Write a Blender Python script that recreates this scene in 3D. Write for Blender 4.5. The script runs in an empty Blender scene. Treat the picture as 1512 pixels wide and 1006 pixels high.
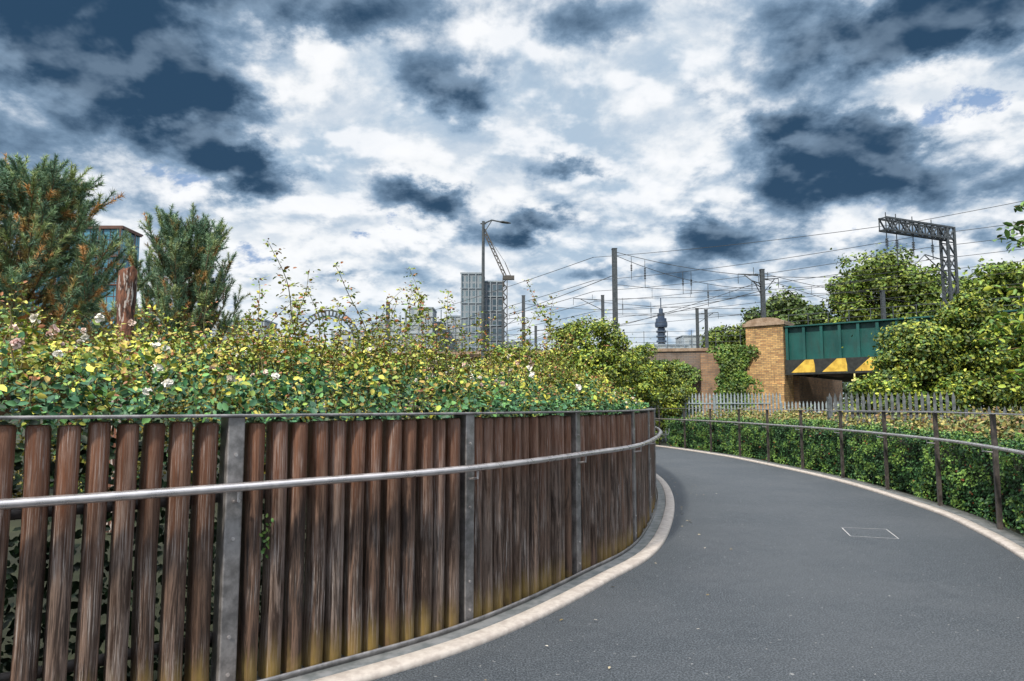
import bpy, math, random
import numpy as np
from mathutils import noise as mnoise, Vector
random.seed(7); rng=np.random.default_rng(7)
scene=bpy.context.scene
scene.view_settings.view_transform='Standard'
scene.view_settings.look='None'
scene.view_settings.exposure=0

# ---------------------------------------------------------------- node helpers
class NT:
    def __init__(s,nt): s.nt=nt
    def n(s,t,**kw):
        nd=s.nt.nodes.new(t)
        for k,v in kw.items(): setattr(nd,k,v)
        return nd
    def link(s,a,b): s.nt.links.new(a,b)
    def put(s,sock,v):
        if isinstance(v,bpy.types.NodeSocket): s.link(v,sock)
        else: sock.default_value=v
    def m(s,op,a,b=None,c=None,clamp=False):
        nd=s.n('ShaderNodeMath',operation=op,use_clamp=clamp)
        s.put(nd.inputs[0],a)
        if b is not None: s.put(nd.inputs[1],b)
        if c is not None: s.put(nd.inputs[2],c)
        return nd.outputs[0]
    def ss(s,x,a,b,to0=0.,to1=1.):
        nd=s.n('ShaderNodeMapRange',interpolation_type='SMOOTHSTEP')
        s.put(nd.inputs['Value'],x); nd.inputs['From Min'].default_value=a; nd.inputs['From Max'].default_value=b
        nd.inputs['To Min'].default_value=to0; nd.inputs['To Max'].default_value=to1
        return nd.outputs[0]
    def mix(s,f,a,b,blend='MIX'):
        nd=s.n('ShaderNodeMix',data_type='RGBA',blend_type=blend)
        s.put(nd.inputs[0],f)
        for sock,v in ((nd.inputs[6],a),(nd.inputs[7],b)):
            if isinstance(v,(tuple,list)): v=(v[0],v[1],v[2],1.)
            s.put(sock,v)
        return nd.outputs[2]
    def noise(s,vec,scale,detail=4,rough=.5,dist=0.):
        nd=s.n('ShaderNodeTexNoise')
        if vec is not None: s.link(vec,nd.inputs['Vector'])
        nd.inputs['Scale'].default_value=scale; nd.inputs['Detail'].default_value=detail
        nd.inputs['Roughness'].default_value=rough; nd.inputs['Distortion'].default_value=dist
        return nd.outputs[0]
    def mapping(s,vec,scale=(1,1,1),loc=(0,0,0)):
        nd=s.n('ShaderNodeMapping'); s.link(vec,nd.inputs[0])
        nd.inputs['Location'].default_value=loc; nd.inputs['Scale'].default_value=scale
        return nd.outputs[0]

def new_mat(name):
    m=bpy.data.materials.new(name); m.use_nodes=True
    t=NT(m.node_tree); b=m.node_tree.nodes['Principled BSDF']
    return m,t,b
def obj_co(t): return t.n('ShaderNodeTexCoord').outputs['Object']
def bump(t,b,h,strength=.3,dist=.01):
    nd=t.n('ShaderNodeBump'); nd.inputs['Strength'].default_value=strength; nd.inputs['Distance'].default_value=dist
    t.link(h,nd.inputs['Height']); t.link(nd.outputs[0],b.inputs['Normal'])

def mat_simple(name,c1,c2,scale=5,rough=.6,metal=0.,bmp=0.,stretch=(1,1,1)):
    m,t,b=new_mat(name); co=t.mapping(obj_co(t),stretch)
    f=t.noise(co,scale,6,.6); f2=t.ss(f,.35,.65)
    t.link(t.mix(f2,c1,c2),b.inputs['Base Color'])
    b.inputs['Roughness'].default_value=rough; b.inputs['Metallic'].default_value=metal
    if bmp: bump(t,b,f,bmp,.01)
    return m
def mat_leaf(name,gain=1.2,rough=.5):
    m,t,b=new_mat(name)
    a=t.n('ShaderNodeAttribute',attribute_name='tint')
    t.link(t.mix(1.,a.outputs['Color'],(gain,gain,gain),'MULTIPLY'),b.inputs['Base Color']); b.inputs['Roughness'].default_value=rough
    b.inputs['Specular IOR Level'].default_value=.35
    return m
def mat_brick(name,c1,c2,mortar,dirt=(.06,.05,.045),dirtamt=.5,bw=.26,bh=.095):
    m,t,b=new_mat(name); co=obj_co(t)
    sp=t.n('ShaderNodeSeparateXYZ'); t.link(co,sp.inputs[0])
    cb=t.n('ShaderNodeCombineXYZ'); t.link(t.m('ADD',sp.outputs[0],sp.outputs[1]),cb.inputs[0]); t.link(sp.outputs[2],cb.inputs[1])
    br=t.n('ShaderNodeTexBrick'); t.link(cb.outputs[0],br.inputs['Vector'])
    br.inputs['Scale'].default_value=1.; br.inputs['Brick Width'].default_value=bw; br.inputs['Row Height'].default_value=bh
    br.inputs['Mortar Size'].default_value=.012; br.inputs['Bias'].default_value=-.1
    br.inputs['Color1'].default_value=(*c1,1); br.inputs['Color2'].default_value=(*c2,1); br.inputs['Mortar'].default_value=(*mortar,1)
    d=t.noise(co,1.1,7,.65); d=t.ss(d,.42,.68,0.,dirtamt)
    c=t.mix(d,br.outputs[0],dirt)
    st=t.noise(t.mapping(co,(3.,3.,.35)),1.,5,.65); c=t.mix(t.ss(st,.50,.70,0,.45),c,(.07,.055,.04))
    t.link(c,b.inputs['Base Color']); b.inputs['Roughness'].default_value=.9
    bump(t,b,br.outputs[1],-.3,.01)
    return m

# ---------------------------------------------------------------- mesh helpers
def raw_mesh(name,V,F,mat,tint=None,parent=None,smooth=False):
    V=np.asarray(V,dtype=np.float32); F=np.asarray(F,dtype=np.int32); k=F.shape[1]; nf=len(F)
    me=bpy.data.meshes.new(name); me.vertices.add(len(V)); me.vertices.foreach_set('co',V.ravel())
    me.loops.add(nf*k); me.loops.foreach_set('vertex_index',F.ravel())
    me.polygons.add(nf); me.polygons.foreach_set('loop_start',np.arange(nf,dtype=np.int32)*k)
    me.update(calc_edges=True)
    if smooth: me.polygons.foreach_set('use_smooth',np.ones(nf,dtype=bool))
    if tint is not None:
        a=me.attributes.new('tint','FLOAT_COLOR','POINT')
        c=np.ones((len(V),4),dtype=np.float32); c[:,:3]=tint; a.data.foreach_set('color',c.ravel())
    me.materials.append(mat)
    o=bpy.data.objects.new(name,me); scene.collection.objects.link(o)
    if parent: o.parent=parent
    return o
def empty(name,loc=(0,0,0),rotz=0.):
    e=bpy.data.objects.new(name,None); e.empty_display_size=.3; scene.collection.objects.link(e)
    e.location=loc; e.rotation_euler=(0,0,rotz); return e
class G:
    def __init__(s): s.V=[]; s.F=[]; s.T=[]; s.tint=(.5,.5,.5)
    def add(s,v,f):
        o=len(s.V); s.V+= [tuple(p) for p in v]; s.F+=[tuple(i+o for i in q) for q in f]; s.T+=[s.tint]*len(v)
    def box(s,x0,x1,y0,y1,z0,z1):
        s.add([(x0,y0,z0),(x1,y0,z0),(x1,y1,z0),(x0,y1,z0),(x0,y0,z1),(x1,y0,z1),(x1,y1,z1),(x0,y1,z1)],
              [(0,3,2,1),(4,5,6,7),(0,1,5,4),(1,2,6,5),(2,3,7,6),(3,0,4,7)])
    def tube(s,pts,rad,n=6,sy=1.):
        pts=[Vector(p) for p in pts]; N=len(pts)
        if not hasattr(rad,'__len__'): rad=[rad]*N
        V=[];F=[]
        for i,p in enumerate(pts):
            t=(pts[min(i+1,N-1)]-pts[max(i-1,0)]).normalized()
            up=Vector((0,0,1)) if abs(t.z)<.9 else Vector((0,1,0))
            a=t.cross(up).normalized(); b=a.cross(t).normalized()
            for k in range(n):
                th=2*math.pi*(k+.5)/n
                V.append(p+a*math.cos(th)*rad[i]+b*math.sin(th)*rad[i]*sy)
        for i in range(N-1):
            for k in range(n):
                F.append((i*n+k,i*n+(k+1)%n,(i+1)*n+(k+1)%n,(i+1)*n+k))
        F.append(tuple(range(n))[::-1]); F.append(tuple((N-1)*n+k for k in range(n)))
        s.add(V,F)
    def beam(s,p,q,w): s.tube([p,q],w*.707,4)
    def prism(s,prof,z0,z1,M=None):
        n=len(prof); V=[(x,y,z0) for x,y in prof]+[(x,y,z1) for x,y in prof]
        F=[(i,(i+1)%n,n+(i+1)%n,n+i) for i in range(n)]+[tuple(range(n))[::-1],tuple(range(n,2*n))]
        s.add(V,F)
    def obj(s,name,mat,parent=None,smooth=False,tint=False,bevel=0):
        me=bpy.data.meshes.new(name); me.from_pydata(s.V,[],s.F); me.materials.append(mat)
        if tint:
            a=me.attributes.new('tint','FLOAT_COLOR','POINT'); c=np.ones((len(s.V),4),dtype=np.float32); c[:,:3]=s.T
            a.data.foreach_set('color',c.ravel())
        me.update()
        if smooth: me.polygons.foreach_set('use_smooth',np.ones(len(me.polygons),dtype=bool))
        o=bpy.data.objects.new(name,me); scene.collection.objects.link(o)
        if parent: o.parent=parent
        if bevel:
            b=o.modifiers.new('bevel','BEVEL'); b.width=bevel; b.segments=2; b.limit_method='ANGLE'
        return o
def norm(a): return a/np.maximum(np.linalg.norm(a,axis=1,keepdims=True),1e-9)
LT=np.array([(0,0,0),(.30,.30,.07),(.24,.72,.05),(0,1,-.06),(-.24,.72,.05),(-.30,.30,.07)])
LF=np.array([(0,1,2,3),(0,3,4,5)])
def leaf_arrays(P,size,nb=(0,0,1),nrand=.8,col=None,wide=1.0,axis=None):
    n=len(P); size=np.broadcast_to(size,(n,)).reshape(n,1,1)
    nb=np.broadcast_to(np.asarray(nb,float),(n,3))
    N=norm(nb+rng.normal(size=(n,3))*nrand)
    A=rng.normal(size=(n,3)) if axis is None else axis+rng.normal(size=(n,3))*.35
    A=norm(A-(A*N).sum(1,keepdims=True)*N); B=np.cross(A,N)
    V=P[:,None,:]+size*(LT[None,:,0:1]*B[:,None,:]*wide+LT[None,:,1:2]*A[:,None,:]+LT[None,:,2:3]*N[:,None,:])
    F=(np.arange(n)*6)[:,None,None]+LF[None]
    return V.reshape(-1,3),F.reshape(-1,4),np.repeat(col,6,axis=0)
def leaf_obj(name,parts,mat,parent=None):
    V=[];F=[];C=[];o=0
    for v,f,c in parts: V.append(v);F.append(f+o);C.append(c);o+=len(v)
    return raw_mesh(name,np.concatenate(V),np.concatenate(F),mat,np.concatenate(C),parent)
def colmix(n,cols,w=None,jit=.2):
    cols=np.array(cols); i=rng.choice(len(cols),n,p=w); c=cols[i]*(1+rng.normal(size=(n,1))*jit)
    return np.clip(c,.005,.9)
def nz(P,s,off=0.):
    return np.array([mnoise.noise(Vector((p[0]*s+off,p[1]*s,p[2]*s))) for p in P])

def spline(pts,ds=.05):
    P=np.array(pts,float); out=[]
    Q=np.vstack([2*P[0]-P[1],P,2*P[-1]-P[-2]])
    for i in range(1,len(Q)-2):
        a,b,c,d=Q[i-1],Q[i],Q[i+1],Q[i+2]
        for t in np.linspace(0,1,60,endpoint=False):
            out.append(.5*((2*b)+(-a+c)*t+(2*a-5*b+4*c-d)*t*t+(-a+3*b-3*c+d)*t**3))
    out.append(P[-1]); out=np.array(out)
    s=np.concatenate([[0],np.cumsum(np.linalg.norm(np.diff(out,axis=0),axis=1))])
    S=np.arange(0,s[-1],ds); return np.stack([np.interp(S,s,out[:,0]),np.interp(S,s,out[:,1])],1)
def frames(C):
    T=norm(np.gradient(C,axis=0))
    R=np.stack([T[:,1],-T[:,0]],1); return T,R
def sweep(name,C,R,prof,mat,parent=None,smooth=False,closed=True):
    n=len(prof); N=len(C); V=np.zeros((N,n,3))
    for j,(o,z) in enumerate(prof): V[:,j,:2]=C+R*o; V[:,j,2]=z
    F=[]
    for i in range(N-1):
        for j in range(n if closed else n-1):
            a=i*n+j; b=i*n+(j+1)%n; F.append((a,b,b+n,a+n))
    return raw_mesh(name,V.reshape(-1,3),F,mat,None,parent,smooth)

# ---------------------------------------------------------------- materials
def make_wood():
    m,t,b=new_mat('weathered_timber'); co=obj_co(t)
    at=t.n('ShaderNodeAttribute',attribute_name='tint'); sp=t.n('ShaderNodeSeparateXYZ'); t.link(co,sp.inputs[0])
    sc=t.n('ShaderNodeSeparateColor'); t.link(at.outputs['Color'],sc.inputs[0])
    cb=t.n('ShaderNodeCombineXYZ')
    t.link(t.m('MULTIPLY',sp.outputs[0],26.),cb.inputs[0]); t.link(t.m('MULTIPLY',sp.outputs[1],26.),cb.inputs[1])
    t.link(t.m('MULTIPLY_ADD',sc.outputs[0],37.,t.m('MULTIPLY',sp.outputs[2],1.5)),cb.inputs[2])
    f=t.noise(cb.outputs[0],1.1,9,.72,1.1); g=t.noise(t.mapping(cb.outputs[0],(1.7,1.7,.6)),3.8,6,.75,.2)
    big=t.noise(t.mapping(cb.outputs[0],(.12,.12,1.4)),1.,4,.55)
    dk=t.mix(sc.outputs[2],(.024,.014,.011),(.055,.028,.017)); lt=t.mix(sc.outputs[1],(.18,.105,.072),(.25,.185,.155))
    c=t.mix(t.ss(f,.42,.60),dk,lt)
    c=t.mix(t.m('MULTIPLY',t.ss(g,.50,.62),t.ss(big,.42,.60)),c,(.40,.355,.335))
    c=t.mix(t.ss(g,.47,.38,0,.85),c,(.014,.009,.007))
    red=t.m('MULTIPLY',t.ss(t.m('ADD',sp.outputs[2],t.m('MULTIPLY',big,1.2)),1.20,1.95),t.ss(g,.25,.6,1.,.4))
    c=t.mix(t.m('MULTIPLY',red,.85),c,(.22,.072,.025))
    c=t.mix(t.m('MULTIPLY',t.ss(sc.outputs[2],.6,1.),.45),c,t.mix(1.,c,(.45,.42,.40),'MULTIPLY'))
    moss=t.m('MULTIPLY',t.ss(t.m('ADD',sp.outputs[2],t.m('MULTIPLY',f,.45)),.50,.24),t.ss(big,.30,.54))
    c=t.mix(t.m('MULTIPLY',moss,.8),c,(.30,.20,.05))
    t.link(c,b.inputs['Base Color']); b.inputs['Roughness'].default_value=.5
    bump(t,b,g,.9,.007); return m
M_wood=make_wood()
def make_steel(name,c1,c2,rough=.35,metal=.9):
    m,t,b=new_mat(name); co=obj_co(t)
    f=t.noise(co,9,6,.7); t.link(t.mix(t.ss(f,.35,.7),c1,c2),b.inputs['Base Color'])
    t.link(t.ss(f,.3,.7,rough-.08,rough+.15),b.inputs['Roughness']); b.inputs['Metallic'].default_value=metal
    return m
M_steel=make_steel('brushed_stainless',(.50,.47,.47),(.66,.62,.62),.30,.8)
M_steeld=make_steel('dull_steel',(.20,.19,.19),(.40,.38,.38),.40,.7)
M_rail_d=make_steel('dark_bronze_steel',(.07,.062,.06),(.14,.12,.115),.4,.5)
M_galv=make_steel('galvanised_steel',(.26,.32,.36),(.44,.50,.54),.5,.5)
M_mast=make_steel('painted_mast_steel',(.04,.05,.06),(.09,.105,.12),.6,.2)
M_wire=mat_simple('cable_black',(.02,.025,.03),(.04,.045,.05),3,.6)
def make_asphalt():
    m,t,b=new_mat('asphalt'); co=obj_co(t)
    f=t.noise(co,85,3,.85); g=t.noise(co,.55,7,.65); h=t.noise(co,9,5,.8)
    c=t.mix(t.ss(f,.43,.59),(.016,.022,.029),(.128,.144,.165))
    c=t.mix(t.ss(h,.42,.62,0,.35),c,(.030,.038,.048))
    c=t.mix(t.ss(g,.40,.62,0,.30),c,(.105,.113,.126))
    sp=t.ss(t.noise(co,26,2,.5),.71,.73); c=t.mix(t.m('MULTIPLY',sp,.7),c,(.35,.35,.35))
    t.link(c,b.inputs['Base Color']); b.inputs['Roughness'].default_value=.7; b.inputs['Specular IOR Level'].default_value=.4
    bump(t,b,f,1.,.010); return m
M_asph=make_asphalt()
M_kerb=mat_simple('cream_concrete',(.40,.35,.32),(.52,.47,.43),16,.85,bmp=.15)
M_base=mat_simple('zinc_edge_strip',(.13,.14,.14),(.24,.24,.24),8,.5,.4)
M_soil=mat_simple('soil_and_grass',(.016,.018,.009),(.035,.040,.016),.8,.95)
M_leaf=mat_leaf('leaf_tissue',1.08); M_needle=mat_leaf('pine_needles',1.25,.6); M_tleaf=mat_leaf('tree_leaf_tissue',.92)
M_bark=mat_simple('bark',(.09,.055,.035),(.20,.12,.07),12,.9,bmp=.5,stretch=(1,1,.25))
M_cane=mat_simple('green_cane',(.10,.06,.03),(.12,.13,.03),20,.6)
M_petal=mat_leaf('rose_petals',1.,.6)
M_white=mat_simple('chalk',(.34,.34,.34),(.55,.55,.55),30,.9)
M_ybrick=mat_brick('yellow_stock_brick',(.68,.42,.17),(.34,.17,.07),(.22,.17,.11),dirtamt=.35)
M_gbrick=mat_brick('sooty_brick',(.20,.16,.14),(.23,.16,.12),(.12,.11,.10),dirtamt=.6)
M_rbrick=mat_brick('brown_brick',(.38,.22,.12),(.20,.11,.07),(.2,.17,.13),dirtamt=.5)
M_stone=mat_simple('stone_coping',(.22,.15,.10),(.36,.27,.20),4,.85)
def make_green():
    m,t,b=new_mat('teal_green_paint'); co=obj_co(t)
    f=t.noise(t.mapping(co,(2.2,2.2,.5)),1.6,7,.7); g=t.noise(co,.7,5,.6)
    c=t.mix(t.ss(g,.35,.65),(.002,.055,.052),(.006,.090,.082))
    c=t.mix(t.ss(f,.52,.72,0,.6),c,(.012,.030,.026)); c=t.mix(t.ss(f,.42,.30,0,.35),c,(.03,.14,.12))
    t.link(c,b.inputs['Base Color']); t.link(t.ss(f,.3,.7,.35,.6),b.inputs['Roughness']); return m
M_green=make_green()
M_black=mat_simple('black_paint',(.012,.014,.014),(.03,.032,.03),5,.5)
M_yellow=mat_simple('yellow_paint',(.50,.31,.04),(.78,.52,.08),3,.5)

# ---------------------------------------------------------------- camera / sun / world
cam=bpy.data.cameras.new('camera'); cam.lens=24; cam.sensor_width=36; cam.clip_start=.05; cam.clip_end=9000
co=bpy.data.objects.new('camera',cam); scene.collection.objects.link(co)
co.location=(0,0,1.45); co.rotation_euler=(math.radians(95.47),0,0); scene.camera=co
SUN_EL,SUN_AZ=46.,-148.   # azimuth measured clockwise from +Y
sd=bpy.data.lights.new('sun','SUN'); sd.energy=4.3; sd.angle=math.radians(4); sd.color=(1,.92,.78)
so=bpy.data.objects.new('sun',sd); scene.collection.objects.link(so)
so.rotation_euler=(math.radians(90-SUN_EL),0,math.radians(180-SUN_AZ))
w=bpy.data.worlds.new('World'); scene.world=w; w.use_nodes=True
try:
    w.cycles.sampling_method='MANUAL'; w.cycles.sample_map_resolution=512
except Exception: pass
t=NT(w.node_tree); bg=w.node_tree.nodes['Background']; bg.inputs[1].default_value=.1
sky=t.n('ShaderNodeTexSky',sky_type='NISHITA'); sky.sun_disc=False
sky.sun_elevation=math.radians(SUN_EL); sky.sun_rotation=math.radians(SUN_AZ)
dirv=t.n('ShaderNodeTexCoord').outputs['Generated']
sp=t.n('ShaderNodeSeparateXYZ'); t.link(dirv,sp.inputs[0]); X,Y,Z=sp.outputs
zz=t.m('MAXIMUM',Z,0.); den=t.m('ADD',zz,.36)
cq=t.n('ShaderNodeCombineXYZ'); t.link(t.m('DIVIDE',X,den),cq.inputs[0]); t.link(t.m('DIVIDE',Y,den),cq.inputs[1]); q=cq.outputs[0]
wn=t.n('ShaderNodeTexNoise'); t.link(q,wn.inputs['Vector']); wn.inputs['Scale'].default_value=4.6; wn.inputs['Detail'].default_value=7; wn.inputs['Roughness'].default_value=.6
ws=t.n('ShaderNodeSeparateColor'); t.link(wn.outputs['Color'],ws.inputs[0])
az=t.m('MULTIPLY',t.m('ARCTAN2',X,Y),57.2958); el=t.m('MULTIPLY',t.m('ARCSINE',Z),57.2958)
azw=t.m('ADD',az,t.m('MULTIPLY',t.m('SUBTRACT',ws.outputs[0],.5),13.)); elw=t.m('ADD',el,t.m('MULTIPLY',t.m('SUBTRACT',ws.outputs[1],.5),9.))
blobs=[(-34,25.5,8.5,4.6,2.1),(-27.5,22.4,4.6,2.4,1.5),(-20,31.0,14,2.2,1.3),(-6.8,25.6,4.5,2.4,1.2),(-21,17.4,4.6,1.7,1.45),(-24,18.6,2.5,1.2,.8),(-7.0,16.6,4.8,1.6,1.4),(-3.5,17.6,2.2,1.3,.6),
 (2,14.8,3.8,1.2,1.3),(6,18.9,2.8,.9,1.05),(27.3,16.8,6.0,2.1,1.6),(25.5,19.6,4.5,1.8,1.2),(23.8,22.3,2.6,1.3,1.1),(35,27.5,11,2.8,2.3),(16.5,13.2,5.0,1.8,1.5),(-38,15,8,4,.6),
 (9,11,7,.8,.7),(-12,10.3,7,.8,.6),(37,14.5,6,2.2,.65),(14,24.5,5,.9,.4),(31,11.,6,1.0,.7),(4,31,9,1.5,.7),(19,9.5,6,.8,.6),(-30,19,12,5,.25),(27,19,11,6,.25),
 (-11,21.3,8,2.4,-.75),(6,23,7,2.4,-.5),(-16,25.5,4,2.8,-.75),(33,21.8,4,1.6,-.6),(-14,14.5,5,1.3,-.4),(11,16.5,4,1.5,-.5),
 (100,30,30,9,1.2),(-110,30,30,9,1.2)]
tot=None
for a,e,sa,se,wt in blobs:
    dx=t.m('DIVIDE',t.m('SUBTRACT',azw,a),sa); dy=t.m('DIVIDE',t.m('SUBTRACT',elw,e),se)
    r2=t.m('ADD',t.m('MULTIPLY',dx,dx),t.m('MULTIPLY',dy,dy))
    g=t.m('MULTIPLY',t.m('EXPONENT',t.m('MULTIPLY',r2,-.8)),wt)
    tot=g if tot is None else t.m('ADD',tot,g)
n1=t.noise(q,5.8,10,.59,.1); n1s=t.noise(q,5.8,5,.52,.1); n1b=t.noise(t.mapping(q,loc=(0.0,.040,0)),5.8,5,.52,.1)
n2=t.noise(t.mapping(q,loc=(5,3,1)),3.2,9,.62,.2)
fld=t.m('ADD',tot,t.m('MULTIPLY',t.m('SUBTRACT',n1,.5),2.9))
dark=t.ss(fld,.14,.90)
rel=t.m('SUBTRACT',n1b,n1s)       # which side of a billow faces up: bright tops, grey bases
light=t.mix(t.ss(n2,.46,.66),(9.6,9.8,10.),(4.6,5.9,7.3))
light=t.mix(t.ss(t.m('ADD',n1,t.m('MULTIPLY',tot,.06)),.49,.66,0,.72),light,(3.6,4.9,6.4))
light=t.mix(t.ss(rel,-.02,.11,0,.8),light,(10.3,10.4,10.6))
light=t.mix(t.ss(rel,.02,-.12,0,.45),light,(4.6,5.8,7.2))
gap=t.m('MULTIPLY',t.ss(n2,.40,.34),t.ss(n1,.50,.42))
light=t.mix(t.m('MULTIPLY',gap,.75),light,(.9,2.6,5.6))
dcol=t.mix(t.ss(fld,.40,1.6),(2.7,4.0,5.6),(.22,.62,1.22))
dcol=t.mix(t.ss(rel,-.02,.14,0,.36),dcol,(3.4,4.6,6.0))
c=t.mix(dark,light,dcol)
c=t.mix(t.ss(el,11.,1.,0,.5),c,(4.3,6.3,8.2))
boost=t.ss(el,37,58,1.,2.8)  # sky above the view brightened as added fill light
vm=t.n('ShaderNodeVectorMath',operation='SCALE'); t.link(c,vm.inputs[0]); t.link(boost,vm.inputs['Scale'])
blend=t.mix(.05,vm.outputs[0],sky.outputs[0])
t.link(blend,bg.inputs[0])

# ---------------------------------------------------------------- ground and path
g=G(); g.add([(-4000,-4000,-.03),(4000,-4000,-.03),(4000,4000,-.03),(-4000,4000,-.03)],[(0,1,2,3)]); g.obj('ground',M_soil)
L=spline([(-10,-.8),(-7,.2),(-4.3,1.45),(-2.25,2.95),(-1.15,3.86),(-.335,4.66),(.50,5.95),(1.29,7.5),(2.22,11.0),(2.72,14.6),(2.7,18.4),(1.75,23.7),(0,29),(-2.6,34)],.02)
Rr=spline([(-7,-4.2),(-4,-3.5),(-1.5,-2.2),(.8,-.2),(2.0,1.4),(3.0,2.95),(3.97,4.7),(4.82,6.6),(5.37,8.09),(5.85,9.94),(6.30,13.73),(6.22,18.46),(5.99,20.8),(5.27,24.5),(3.7,29.5),(1,35)],.02)
LTn,LR=frames(L); RT,RR=frames(Rr)
sL=slice(None,None,5)
Lo=(L+LR*.33)[sL]; n=len(Lo); idx=np.linspace(0,len(Rr)-1,n).astype(int); Ro=(Rr-RR*(-.02))[idx]
V=np.zeros((2*n,3)); V[:n,:2]=Lo; V[n:,:2]=Ro; F=[(i,n+i,n+i+1,i+1) for i in range(n-1)]
raw_mesh('asphalt_path',V,F,M_asph)
fence=empty('timber_fin_fence')
Lc,LRc=L[sL],LR[sL]
sweep('base_plate',Lc,LRc,[(-.12,.0),(-.12,.03),(.20,.03),(.20,.0)],M_base,fence)
sweep('base_lip',Lc,LRc,[(.085,.032),(.085,.062),(.095,.062),(.095,.032)],M_steeld,fence)
kerb=empty('path_kerb')
sweep('kerb_top',Lc,LRc,[(.203,-.02),(.203,.030),(.210,.036),(.315,.034),(.330,.024),(.335,-.02)],M_kerb,kerb)
pitch=.120; k=0; S=len(L); fins=G(); posts=G(); brk=G(); bolts=G()
prof=[(-.045,-.055),(.045,-.055),(.0475,.005),(.044,.030),(.033,.046),(.014,.056),(-.014,.056),(-.033,.046),(-.044,.030),(-.0475,.005)]
step=int(pitch/.02)
i0=int(np.argmin(((L-np.array((-.335,4.66)))**2).sum(1))); phase=(i0//step)%13; off=i0%step
TOP=1.392
for j,i in enumerate(range(off,S-step,step)):
    c=L[i]; T=LTn[i]; R=LR[i]
    if L[i,1]>27: break
    if j%13==phase:
        P=[(-.043,-.05),(.043,-.05),(.043,.066),(.036,.070),(-.036,.070),(-.043,.066)]
        posts.prism([(c[0]+T[0]*a+R[0]*b,c[1]+T[1]*a+R[1]*b) for a,b in P],.03,TOP)
        for zb in (.12,.3,.78,1.2):
            pp=c+R*.070; bolts.tube([(pp[0],pp[1],zb),(pp[0]+R[0]*.006,pp[1]+R[1]*.006,zb)],.009,8)
        a=c+R*.07; b=c+R*.135
        brk.tube([(a[0],a[1],.965),(b[0],b[1],.975),(b[0],b[1],1.02)],.009,8)
        continue
    yaw=random.gauss(0,.09); ca,sa=math.cos(yaw),math.sin(yaw); sc=random.uniform(.90,1.06)
    T2=T*ca+R*sa; R2=R*ca-T*sa; jt=random.gauss(0,.004); lean=random.gauss(0,.006); fr=random.gauss(0,.006)
    fins.tint=(random.random(),random.random()**1.5,random.random())
    z1=1.366+random.gauss(0,.004); rings=[(.035,1),(.4,1),(.75,1),(1.1,1),(z1-.018,1),(z1-.004,.93),(z1,.80)]
    V=[];n=len(prof)
    for z,s_ in rings:
        bow=lean*math.sin(z*2.2)
        for a,b in prof: V.append((c[0]+T2[0]*(a*s_*sc+jt+bow)+R2[0]*(b*s_+fr),c[1]+T2[1]*(a*s_*sc+jt+bow)+R2[1]*(b*s_+fr),z))
    Fq=[]
    for r in range(len(rings)-1):
        for a in range(n): Fq.append((r*n+a,r*n+(a+1)%n,(r+1)*n+(a+1)%n,(r+1)*n+a))
    Fq.append(tuple((len(rings)-1)*n+a for a in range(n)))
    fins.add(V,Fq)
o=fins.obj('timber_fins',M_wood,fence,smooth=True,tint=True); o.modifiers.new('es','EDGE_SPLIT').split_angle=math.radians(40)
posts.obj('steel_posts',M_steeld,fence,bevel=.003); bolts.obj('bolts',M_steel,fence); brk.obj('handrail_brackets',M_steel,fence)
def rail_prof(o,z,a,b,n=12): return [(o+a*math.cos(2*math.pi*k/n),z+b*math.sin(2*math.pi*k/n)) for k in range(n)]
sweep('top_rail',Lc,LRc,[(-.055,TOP+.002),(-.055,TOP+.014),(.072,TOP+.014),(.075,TOP+.011),(.075,TOP+.002)],M_rail_d,fence)
sweep('top_rail_nosing',Lc,LRc,[(.0765,TOP),(.0765,TOP+.016),(.082,TOP+.016),(.082,TOP)],M_steeld,fence)
sweep('handrail',Lc,LRc,rail_prof(.145,1.045,.030,.022,14),M_steel,fence,True)
sweep('rear_rail',Lc,LRc,[(-.075,.95),(-.075,1.0),(-.060,1.0),(-.060,.95)],M_rail_d,fence)
sweep('rear_rail_low',Lc,LRc,[(-.075,.25),(-.075,.30),(-.060,.30),(-.060,.25)],M_rail_d,fence)
Rc,RRc=Rr[sL],RR[sL]
sweep('kerb_far',Rc,RRc,[(0,-.02),(.002,.024),(.012,.034),(.13,.034),(.135,-.02)],M_kerb,kerb)
rail=empty('steel_railing')
sweep('edge_plate',Rc,RRc,[(.138,-.02),(.138,.03),(.36,.03),(.36,-.02)],M_base,rail)
sweep('handrail',Rc,RRc,rail_prof(.14,.985,.028,.021,12),M_steel,rail,True)
sweep('top_rail',Rc,RRc,[(.235,1.352),(.235,1.366),(.305,1.366),(.305,1.352)],M_rail_d,rail)
sweep('top_rail_nosing',Rc,RRc,[(.229,1.351),(.229,1.367),(.2345,1.367),(.2345,1.351)],M_steel,rail)
po=G(); br=G(); i0=int(np.argmin(((Rr-np.array((5.37,8.15)))**2).sum(1)))%95
for i in range(i0,len(Rr),95):
    c=Rr[i];T=RT[i];R=RR[i]
    P=[(-.024,.245),(.024,.245),(.024,.262),(.008,.262),(.008,.30),(-.008,.30),(-.008,.262),(-.024,.262)]
    po.prism([(c[0]+T[0]*a+R[0]*b,c[1]+T[1]*a+R[1]*b) for a,b in P],.03,1.351)
    a=c+R*.244;b=c+R*.14; br.tube([(a[0],a[1],.91),(b[0],b[1],.92),(b[0],b[1],.97)],.009,6)
po.obj('posts',M_rail_d,rail); br.obj('brackets',M_steel,rail)
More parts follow.
